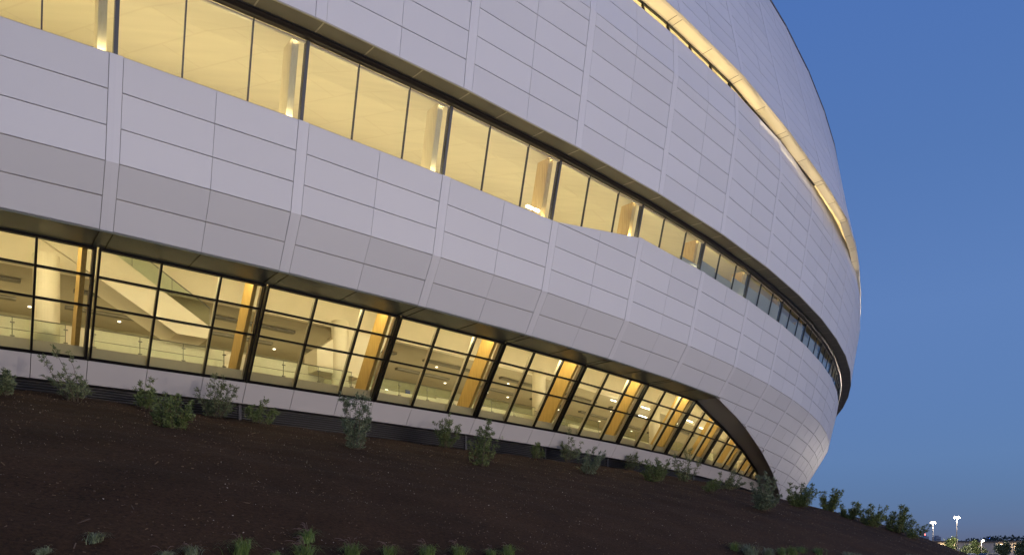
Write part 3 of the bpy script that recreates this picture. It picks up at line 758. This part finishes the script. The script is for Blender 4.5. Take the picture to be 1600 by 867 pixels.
def shrub(loc, H, W, nl, kind, label, lean=0., density=1.0):
    root = empty('young_shrub', loc); tag(root, label, 'shrub', 'young shrubs planted along the top of the mulch slope')
    st = MB(); lf = MB()
    nst = 6+int(nl/130)
    for k in range(nst):
        a = 2*pi*k/nst+R()*1.2; sp = (.25+.75*R())*W/2; h = H*(.35+.62*R())
        if k == 0: sp *= .2; h = H
        pts = []; n = 7
        for j in range(n+1):
            u = j/n; rr = sp*(u**.75)
            rr = sp*(.28+.72*u**.8); pts.append([cos(a)*rr+lean*u*u+random.gauss(0, .02), sin(a)*rr+random.gauss(0, .02), h*u**.95+random.gauss(0, .01)-.05])
        st.tube(pts, [.014*(1-.8*j/n)+.003 for j in range(n+1)], 5)
        lo = .0 if nl > 800 else .15
        for q in range(int(9+nl/80)):
            u = lo+(1-lo)*R()**.85; j = min(int(u*n), n-1); f = u*n-j
            b = [pts[j][c]+(pts[j+1][c]-pts[j][c])*f for c in range(3)]
            L = (.12+.20*R())*(.5+.28*W)*(1.15-.55*u); td = nrm([random.gauss(0, .8)+cos(a)*.5, random.gauss(0, .8)+sin(a)*.5, .1+R()*.9])
            e = [b[c]+td[c]*L for c in range(3)]
            st.tube([b, e], [.006, .002], 4, cap=False)
            for y in range(12):
                v = .1+.95*R(); p = [b[c]+(e[c]-b[c])*v+random.gauss(0, .03) for c in range(3)]
                if p[2] < .02: continue
                d = nrm([td[0]+random.gauss(0, .7), td[1]+random.gauss(0, .7), td[2]+random.gauss(0, .55)])
                leaf(lf, p, d, .085+.07*R(), .030+.022*R())
    st.build('stem', M['twig'], root, off=(0, 0, 0)); lf.build('foliage', M['leaf'][kind], root, off=(0, 0, 0))
    return root
def tuft(loc, H, nb, kind, seeds, label):
    root = empty('grass_tuft', loc); tag(root, label, 'grass tuft', 'ornamental grass tufts along the foot of the slope')
    mb = MB(); sd = MB(); ta = R()*6.28; tl = R()*.5
    for k in range(nb):
        a = R()*2*pi if R() > tl else random.gauss(ta, .6); h = H*(.6+.5*R()); out = h*(.3+.75*R()); w_ = .007+.006*R(); n = 6
        bx, by = random.gauss(0, H*.13), random.gauss(0, H*.26); zb = -.3*by*.8
        px, py = -sin(a)*w_, cos(a)*w_
        L = []; 
        for j in range(n+1):
            u = j/n; r = out*u**1.5; z = h*(1.25*u-.85*u**2.6*(.6+.6*(out/h)))
            tw = 1-u*.85
            L.append(((bx+cos(a)*r-px*tw, by+sin(a)*r-py*tw, z-.02-zb), (bx+cos(a)*r+px*tw, by+sin(a)*r+py*tw, z-.02-zb)))
        for (p, q), (r_, s_) in zip(L, L[1:]): 
            b = len(mb.v)
            mb.v += [p, q, s_, r_]; mb.f.append((b, b+1, b+2, b+3)); mb.m.append(0)
    mb.build('blades', M['blade'][kind], root, off=(0, 0, 0))
    for k in range((seeds*2+2)//3):
        a = pi+random.gauss(0, .9); h = H*(.75+.45*R()); out = h*(.25+.55*R()); pts = []
        for j in range(6):
            u = j/5; pts.append((cos(a)*out*u**1.6, sin(a)*out*u**1.6, h*(1.15*u-.42*u**3.2)))
        sd.tube(pts[:5], .0025, 3, cap=False); sd.tube([pts[3], pts[4], pts[5], (pts[5][0]+cos(a)*.05, pts[5][1]+sin(a)*.05, pts[5][2]-.02)], [.003, .007, .006, .002], 5)
    if seeds: sd.build('seed_heads', M['seed'], root, off=(0, 0, 0))
    return root
# (s along the plan, distance out from the base, height, width, leaves, leaf kind, lean, label)
SHRUBS = [
 (-0.446, 4.54, 0.95, 1.37, 420, 0, 0, 'low spreading shrub cut by the left edge of the photo, before the first black louvers'),
 (-0.100, 3.17, 2.13, 2.48, 620, 0, -.5, 'airy shrub on bare leaning stems, leftmost tall one, overlapping the white base panels'),
 (0.292, 2.87, 1.49, 1.37, 520, 1, 0, 'upright leafy shrub at the left end of the clump of three near the left'),
 (0.254, 8.41, 1.39, 1.87, 1150, 1, 0, 'dense bushy round shrub sitting lowest in the left clump, on bare mulch'),
 (0.754, 1.63, 1.92, 2.33, 950, 0, .1, 'broad open shrub at the right end of the left clump, rising over the base panels'),
 (0.996, 2.58, 1.25, 1.63, 560, 1, .15, 'small rounded shrub alone just right of the left clump, below the second heavy black mullion'),
 (1.297, 8.15, 2.70, 1.74, 1200, 2, 0, 'tall narrow blue-green shrub with a pointed top, left of centre'),
 (2.564, 1.99, 1.97, 2.04, 900, 1, 0, 'bushy shrub hard against the louvers, left of a leaning pair near the middle'),
 (2.221, 8.36, 2.38, 1.76, 900, 1, .2, 'tall loose shrub lower on the mulch, right of a bushy shrub near the middle'),
 (3.592, 1.86, 1.14, 1.60, 340, 1, 0, 'short thin shrub with sparse twigs between the middle pair and the wispy tall one'),
 (4.147, 1.02, 2.35, 2.07, 640, 0, 0, 'wispy tall shrub whose top overlaps the lit glass below the fifth timber column'),
 (3.477, 6.95, 1.67, 2.02, 820, 2, .3, 'drooping blue-green shrub in front and right of the wispy tall one'),
 (5.360, 0.45, 1.88, 2.24, 720, 0, .1, 'twiggy shrub against the white base panels, left of a full round shrub'),
 (4.336, 7.38, 1.78, 2.12, 1100, 1, 0, 'full round mid-green shrub on the mulch, third from the right before the arch foot group'),
 (5.481, 4.58, 2.47, 2.76, 950, 0, 0, 'wide vase shaped shrub reaching the glass, right of the full round shrub'),
 (4.692, 9.93, 0.90, 1.20, 380, 1, 0, 'tiny low shrub set on the mulch before a wide one near the arch'),
 (5.949, 6.43, 1.57, 2.64, 900, 0, .3, 'wide low shrub beside the white base panels, left of the dark arch foot'),
 (4.446, 14.49, 2.42, 1.88, 1300, 2, 0, 'tall dense shrub in front of the dark foot of the arch'),
 (6.057, 11.81, 1.99, 2.52, 1920, 1, 0, 'big rounded shrub right under the tip of the curved facade'),
 (7.187, 11.63, 2.02, 2.40, 1680, 1, .2, 'bushy shrub standing against the sky, first one right of the building'),
 (6.642, 14.33, 1.36, 1.91, 1280, 1, 0, 'low rounded shrub against the sky, second one right of the building'),
 (6.545, 16.01, 1.72, 2.26, 1520, 1, 0, 'dark dense shrub on the falling skyline, third one right of the building'),
 (6.951, 17.20, 2.23, 2.84, 1920, 1, .3, 'large loose shrub with upright twigs on the skyline, fourth one right of the building'),
 (6.881, 18.53, 1.19, 1.79, 768, 1, .2, 'small shrub lowest on the falling skyline, nearest the parking lot lamps'),
]
for s, t, h, w_, nl, kd, ln, lb in SHRUBS:
    shrub(soil_point(s, t), h, w_, nl, kd, lb, ln)
TUFTS = [
 (-0.458, 22.29, 0.33, 1, 0, 'sparse drooping grey-green tuft at the bottom left corner'),
 (-0.339, 21.76, 0.39, 1, 0, 'thin pale tuft standing highest at the bottom left, alone on the mulch'),
 (-0.185, 22.45, 0.34, 1, 3, 'low grey tuft at the bottom edge, left of one with pinkish tips'),
 (-0.114, 22.31, 0.43, 1, 4, 'small tuft with pinkish tips at the bottom edge, left of a bright green one'),
 (0.022, 22.27, 0.66, 0, 4, 'narrow upright bright green tuft at the bottom, left of the largest clump'),
 (0.281, 21.07, 0.56, 0, 14, 'upper half of the largest green clump, arching pink seed heads on its left'),
 (0.215, 22.27, 0.66, 0, 16, 'lower half of the largest green clump, pink seed heads drooping at the frame edge'),
 (0.389, 21.91, 0.58, 0, 8, 'leafy green tuft right beside the largest clump'),
 (0.527, 21.85, 0.52, 0, 8, 'narrow green tuft with seed heads, second right of the largest clump'),
 (0.681, 21.79, 0.61, 0, 8, 'green tuft with thin pink seed heads, third right of the largest clump'),
 (0.811, 21.78, 0.55, 0, 8, 'broad green tuft, fourth right of the largest clump, widest of the bottom row'),
 (0.957, 21.75, 0.46, 0, 6, 'short tuft mostly of pink seed heads near bottom centre'),
 (1.061, 21.52, 0.59, 0, 2, 'upright vivid green tuft at the right end of the bottom row, near centre'),
 (0.116, 22.43, 0.31, 0, 3, 'tiny green blades just left of the foot of the largest clump'),
 (0.750, 21.98, 0.22, 0, 2, 'tiny low blades between the narrow and the broad tufts at the frame edge'),
 (2.670, 20.73, 0.54, 0, 0, 'small green tuft, leftmost of the lower right row on the slope'),
 (2.715, 21.26, 0.87, 1, 0, 'large blue-grey tuft, second of the lower right row'),
 (2.911, 21.22, 0.62, 1, 0, 'grey tuft touching the large blue-grey one on its right'),
 (3.069, 21.13, 0.58, 0, 0, 'green tuft in the middle of the lower right row'),
 (3.207, 21.05, 0.65, 0, 0, 'green tuft with upright blades, right of the middle of the lower right row'),
 (3.411, 20.67, 0.49, 0, 0, 'small rounded bright tuft left of the wide one in the lower right row'),
 (3.569, 20.90, 0.63, 0, 0, 'wide bright green tuft in the lower right row'),
 (3.826, 21.57, 0.71, 1, 0, 'grey-green tuft cut by the frame, right of the wide bright one'),
 (4.021, 21.47, 0.46, 1, 0, 'small grey tuft second from the right end of the lower row'),
 (4.924, 21.76, 0.60, 1, 0, 'grey tuft at the far right end of the slope, by the skyline'),
]
for s, t, h, kd, sd, lb in TUFTS: tuft(soil_point(s, t), h, int(60+150*h), kd, sd, lb)

# ------------------------------------------------------------------ parking lot and the far side
M['lens_warm'] = mat('lit_wall_lamp_lens', (1, .85, .6), .4, emit=((1, .66, .34), 14))
M['pole'] = mat('dark_lamp_pole', (.07, .065, .06), .5, .5)
M['lens'] = mat('lit_street_lamp_lens', (1, .95, .85), .4, emit=((1, .84, .62), 40))
def street_lamp(x, y, z0, h, label, twin=True, power=0, group='parking lot lamps', face=0.):
    root = empty('street_lamp', (x, y, z0), face); tag(root, label, 'street lamp', group)
    mb = MB(); mb.tube([(0, 0, 0), (0, 0, .7)], .28, 12); mb.build('footing', M['conc'], root, off=(0, 0, 0))
    mb = MB(); mb.tube([(0, 0, .7), (0, 0, h-.1)], [.11, .07], 10); mb.build('pole', M['pole'], root, off=(0, 0, 0))
    for sgn in ((-1, 1) if twin else (1,)):
        mb = MB(); mb.tube([(0, 0, h-.2), (sgn*.2, 0, h-.1)], .035, 6)
        mb.hexa([(sgn*.12, -.2, h-.12), (sgn*.62, -.2, h-.08), (sgn*.62, .2, h-.08), (sgn*.12, .2, h-.12), (sgn*.12, -.16, h+.03), (sgn*.58, -.16, h+.05), (sgn*.58, .16, h+.05), (sgn*.12, .16, h+.03)])
        hd = mb.build('lamp_head', M['pole'], root, off=(0, 0, 0))
        mb = MB(); mb.box(min(sgn*.16, sgn*.58), max(sgn*.16, sgn*.58), -.15, .15, h-.38, h-.125); mb.build('lens', M['lens'], hd, off=(0, 0, 0))
    if power:
        l = bpy.data.lights.new('street_lamp_light', 'POINT'); l.energy = power; l.color = (1, .87, .73); l.shadow_soft_size = .5
        o = bpy.data.objects.new('street_lamp_light', l); COL.objects.link(o); o.parent = root; o.location = (0, -.9, h-.5)
M['conc'] = mat('concrete_footing', (.38, .36, .33), .85, noise=(3, .85, 1.1, 4))
street_lamp(103.9, 196, LOT, 10.4, 'lit twin head parking lamp, farther left one, before the pale warehouse', power=9000)
street_lamp(98.0, 175, LOT, 10.4, 'lit twin head parking lamp, the taller looking one on the right', power=9000)
street_lamp(105.2, 178, LOT, 5.4, 'short single head lamp glowing low in front of the warehouse wall', twin=False, power=2500)
# added lamps, unseen behind and beside the camera, to brighten the lower panels
for k, (x, y, lb) in enumerate(((-26, -16, 'fill lamp added behind the photographer on the left'), (4, -24, 'fill lamp added straight behind the photographer'), (34, -10, 'fill lamp added behind the photographer on the right'),
                 (64, 16, 'fill lamp added right of the slope, nearer one outside the frame'), (88, 52, 'fill lamp added right of the slope, farther one outside the frame'))):
    street_lamp(x, y, ground_z(x, y), 9.5, 'lit twin head '+lb, power=(3000, 13000, 32000, 34000, 12000)[k])

# warehouse
root = empty('warehouse', (200, 250, LOT)); tag(root, 'long low pale warehouse with a flat roof and warm wall lights', 'warehouse'); root['_o'] = (200, 250, LOT)
M['whwall'] = mat('pale_metal_siding', (.36, .34, .31), .7, noise=(.2, .9, 1.05, 3)); M['whroof'] = mat('dark_roof_edge', (.05, .05, .055), .6)
mb = MB(); mb.box(126, 330, 250, 300, LOT-.5, 7.1)
for k in range(34): mb.box(128+6*k, 128.35+6*k, 249.85, 250, LOT, 7.1)
mb.build('wall', M['whwall'], root)
mb = MB(); mb.box(125.6, 330.4, 249.6, 300.4, 7.1, 7.6); mb.build('roof', M['whroof'], root)
for x in (140, 164, 188, 212): 
    mb = MB(); mb.box(x, x+4, 249.8, 249.95, LOT, 4.4); mb.build('loading_door', M['base'], root)
def wall_light(x, z, pw):
    mb = MB(); mb.box(x-.25, x+.25, 249.55, 249.8, z-.15, z+.15); o = mb.build('wall_light', M['lens_warm'], root)
    l = bpy.data.lights.new('wall_light_lamp', 'POINT'); l.energy = pw; l.color = (1, .70, .38); l.shadow_soft_size = .2
    q = bpy.data.objects.new('wall_light_lamp', l); COL.objects.link(q); q.parent = root; q.location = (x-200, 249.2-250, z-.6-LOT)
for px in (1446, 1452, 1457, 1470, 1476, 1491, 1527, 1565, 1590): wall_light((px-800)/1241*249.5, 6.4, 70 if px != 1590 else 260)
# trees in the lot
M['bark'] = mat('tree_bark', (.09, .07, .05), .9, noise=(4, .7, 1.3, 5))
def tree(x, y, z0, H, W, kind, label, group='small trees in the parking lot'):
    root = empty('parking_tree', (x, y, z0)); tag(root, label, 'tree', group)
    tr = MB(); cr = MB()
    tr.tube([(0, 0, -.1), (.03, 0, H*.2), (.02, .05, H*.55), (.05, 0, H*.9)], [.12, .09, .06, .02], 7)
    for k in range(16):
        a = R()*6.28; z = H*(.25+.5*R()); l = W*.42*(.6+.4*R()); e = (cos(a)*l, sin(a)*l, z+l*.6)
        tr.tube([(0, 0, z), (e[0]*.5, e[1]*.5, z+l*.38), e], [.04, .025, .008], 5, cap=False)
        for q in range(5):
            u = .4+.65*R(); c = [e[0]*u+random.gauss(0, W*.06), e[1]*u+random.gauss(0, W*.06), z+(e[2]-z)*u+random.gauss(0, H*.05)]
            rr = W*(.06+.08*R())
            for n in range(44):
                p = [c[j]+random.gauss(0, rr) for j in range(3)]
                if p[2] < H*.22: continue
                leaf(cr, p, nrm([random.gauss(0, 1), random.gauss(0, 1), random.gauss(.2, .8)]), .34, .19)
    tr.build('trunk', M['bark'], root, off=(0, 0, 0)); cr.build('crown', M['leaf'][kind], root, off=(0, 0, 0))
def at(px, y): return (px-800)/1241*y
for px, y, top, wpx, kd, lb in ((1485, 184, 835, 21, 1, 'yellow-green lamp-lit tree left of the tall lamp pole'), (1508, 186, 844, 19, 0, 'dark round tree just right of the tall lamp pole'),
        (1523, 188, 840, 15, 1, 'narrow lit tree left of the short glowing lamp'), (1536, 190, 848, 14, 0, 'low tree right of the short glowing lamp'),
        (1566, 165, 843, 25, 0, 'dark broad tree before the right part of the warehouse'), (1596, 160, 843, 20, 0, 'dark tree at the right edge of the photo')):
    tree(at(px, y), y, LOT, (882-top)/1241*y-LOT, wpx*.82*y/1241, kd, lb)
# cars
M['tyre'] = mat('tyre_rubber', (.02, .02, .02), .9); M['rim'] = mat('alloy_rim', (.4, .4, .42), .3, .9); M['cargl'] = mat('dark_car_glass', (.015, .018, .02), .06)
M['tail'] = mat('tail_lamp_red', (.4, .02, .02), .3); M['headl'] = mat('headlamp_clear', (.7, .7, .72), .1)
def car(x, y, z0, rz, col, label, suv=False):
    root = empty('parked_car', (x, y, z0), rz); tag(root, label, 'car', 'cars in the parking lot')
    paint = mat('car_paint', col, .25, .1, .5, coat=.6); k = 1.18 if suv else 1.0; W = .88
    prof = [(-2.2, .35), (-2.25, .62*k), (-2.1, .88*k), (-1.25, .96*k), (-.55, 1.42*k), (.9, 1.45*k), (1.6, 1.02*k), (2.15, .95*k), (2.22, .6*k), (2.15, .35)]
    if suv: prof[6] = (1.95, 1.38*k); prof[5] = (1.2, 1.47*k)
    mb = MB()
    def half(z): return W if z < .98*k else W-.16*(z-.98*k)/(.47*k)
    for (a, za), (b, zb) in zip(prof, prof[1:]+prof[:1]):
        mb.poly([(a, -half(za), za), (b, -half(zb), zb), (b, half(zb), zb), (a, half(za), za)])
    mb.poly([(a, -half(z), z) for a, z in prof]); mb.poly([(a, half(z), z) for a, z in prof][::-1])
    mb.build('body', paint, root, off=(0, 0, 0))
    for nm, (a, za), (b, zb) in (('windscreen', (-1.18, .99*k), (-.60, 1.38*k)), ('rear_window', (1.55 if not suv else 1.9, 1.05*k), (.95 if not suv else 1.25, 1.40*k))):
        sg = -1 if a < 0 else 1; mb = MB(); o1, o2 = .012*sg, .012
        mb.poly([(a+o1*1.2, -.74, za+o2), (a+o1*1.2, .74, za+o2), (b+o1*1.2, .66, zb+o2), (b+o1*1.2, -.66, zb+o2)]); mb.build(nm, M['cargl'], root, off=(0, 0, 0))
    for sg in (-1, 1):
        for a, b in ((-.98, .12), (.2, 1.3)):
            mb = MB(); y0 = sg*(half(1.02*k)+.006); y1 = sg*(half(1.36*k)+.006)
            mb.poly([(a, y0, 1.0*k), (b, y0, 1.0*k), (min(b, .98), y1, 1.36*k), (max(a, -.5), y1, 1.36*k)]); mb.build('side_window', M['cargl'], root, off=(0, 0, 0))
        for a in (-1.35, 1.35):
            mb = MB(); mb.tube([(a, sg*.70, .33), (a, sg*.90, .33)], .33, 18); wh = mb.build('wheel', M['tyre'], root, off=(0, 0, 0))
            mb = MB(); mb.tube([(a, sg*.895, .33), (a, sg*.91, .33)], .2, 14); mb.build('rim', M['rim'], wh, off=(0, 0, 0))
        mb = MB(); mb.box(-2.27, -2.15, min(sg*.5, sg*.82), max(sg*.5, sg*.82), .62*k, .76*k); mb.build('headlight', M['headl'], root, off=(0, 0, 0))
        mb = MB(); mb.box(2.1, 2.25, min(sg*.55, sg*.84), max(sg*.55, sg*.84), .66*k, .84*k); mb.build('taillight', M['tail'], root, off=(0, 0, 0))
car(at(1474, 112), 112, LOT+.03, .3, (.25, .03, .02), 'red parked car half hidden by the end of the slope')
car(at(1509, 120), 120, LOT+.03, .25, (.55, .56, .58), 'silver parked car beneath the dark round tree')
car(at(1543, 114), 114, LOT+.03, .2, (.42, .36, .22), 'tan parked car at the bottom edge, right of the silver car')
for px, y, lb in ((1487, 104, 'clipped yellow-green bush at the bottom edge below the lamp-lit tree'), (1498, 105, 'smaller yellow-green bush beside the silver car')):
    root = empty('roadside_bush', (at(px, y), y, LOT)); tag(root, lb, 'bush', 'bushes at the lot edge')
    tr = MB(); cr = MB()
    for k in range(9):
        a = R()*6.28; e = (cos(a)*.6*R(), sin(a)*.6*R(), .7+.7*R()); tr.tube([(0, 0, -.05), e], [.03, .008], 5, cap=False)
        for n in range(60): leaf(cr, [e[j]+random.gauss(0, .22) for j in range(3)], nrm([random.gauss(0, 1) for _ in range(3)]), .14, .07)
    tr.build('stem', M['bark'], root, off=(0, 0, 0)); cr.build('foliage', M['leaf'][1], root, off=(0, 0, 0))
# far wood behind the warehouse, one mass
mb = MB()
for k in range(16000):
    x = 170+320*R(); hh = 10.0+.6*sin(x*.09)+.4*sin(x*.23+1)+.3*sin(x*.7)+1.5*max(0, min(1, (x-196)/8))
    p = (x, 345+20*R(), LOT+hh*(1-R()**1.4)); leaf(mb, p, nrm([random.gauss(0, 1), random.gauss(0, 1), random.gauss(0, 1)]), 1.2, .9)
tag(mb.build('distant_wood', leaf_mat('dark_far_leaf', (.02, .028, .018), (.05, .06, .035))), kind='stuff')
# far towers and a blue lit sign
M['tower'] = mat('far_concrete', (.30, .29, .30), .8); M['towwin'] = mat('far_window', (.08, .09, .11), .3)
M['red'] = mat('red_beacon_light', (1, .1, .05), .4, emit=((1, .12, .08), 12)); M['blue'] = mat('blue_lit_sign_face', (.05, .12, 1), .4, emit=((.08, .22, 1.0), 3))
for px, top, wpx, lb, bc in ((1447.5, 837.5, 8, 'hazy apartment tower on the horizon with a red beacon, left of its twin', True), (1466.5, 838, 7.5, 'hazy apartment tower on the horizon without beacon, right of its twin', False)):
    y = 1500; x = at(px, y); h = (882-top)/1241*y; ww = wpx*y/1241
    root = empty('far_tower', (x, y, 0)); tag(root, lb, 'tower', 'towers on the horizon'); root['_o'] = (x, y, 0)
    mb = MB(); mb.box(x-ww/2, x+ww/2, y, y+15, -1, h); w0 = mb.build('wall', M['tower'], root)
    mb = MB(); mb.box(x-ww/4, x+ww/4, y+3, y+10, h, h+2.5); mb.build('roof_block', M['tower'], root)
    for k in range(12):
        z = 6+k*(h-8)/12; mb = MB(); mb.box(x-ww/2+.5, x+ww/2-.5, y-.1, y-.02, z, z+1.5); mb.build('window', M['towwin'], root)
    if bc: mb = MB(); mb.tube([(x, y+5, h+2.5), (x, y+5, h+5)], .5, 6); mb.build('beacon', M['red'], root)
y = 420; x = at(1545, y); root = empty('lit_sign', (x, y, LOT)); tag(root, 'small blue lit sign on a post above the distant trees', 'sign'); root['_o'] = (x, y, LOT)
mb = MB(); mb.tube([(x, y, LOT), (x, y, 13.6)], .25, 8); mb.build('post', M['pole'], root)
mb = MB(); mb.box(x-1.3, x+1.3, y-.3, y+.3, 13.6, 14.5); mb.build('frame', M['pole'], root)
mb = MB(); mb.box(x-1.2, x+1.2, y-.36, y-.31, 13.68, 14.42); mb.build('sign_face', M['blue'], root)
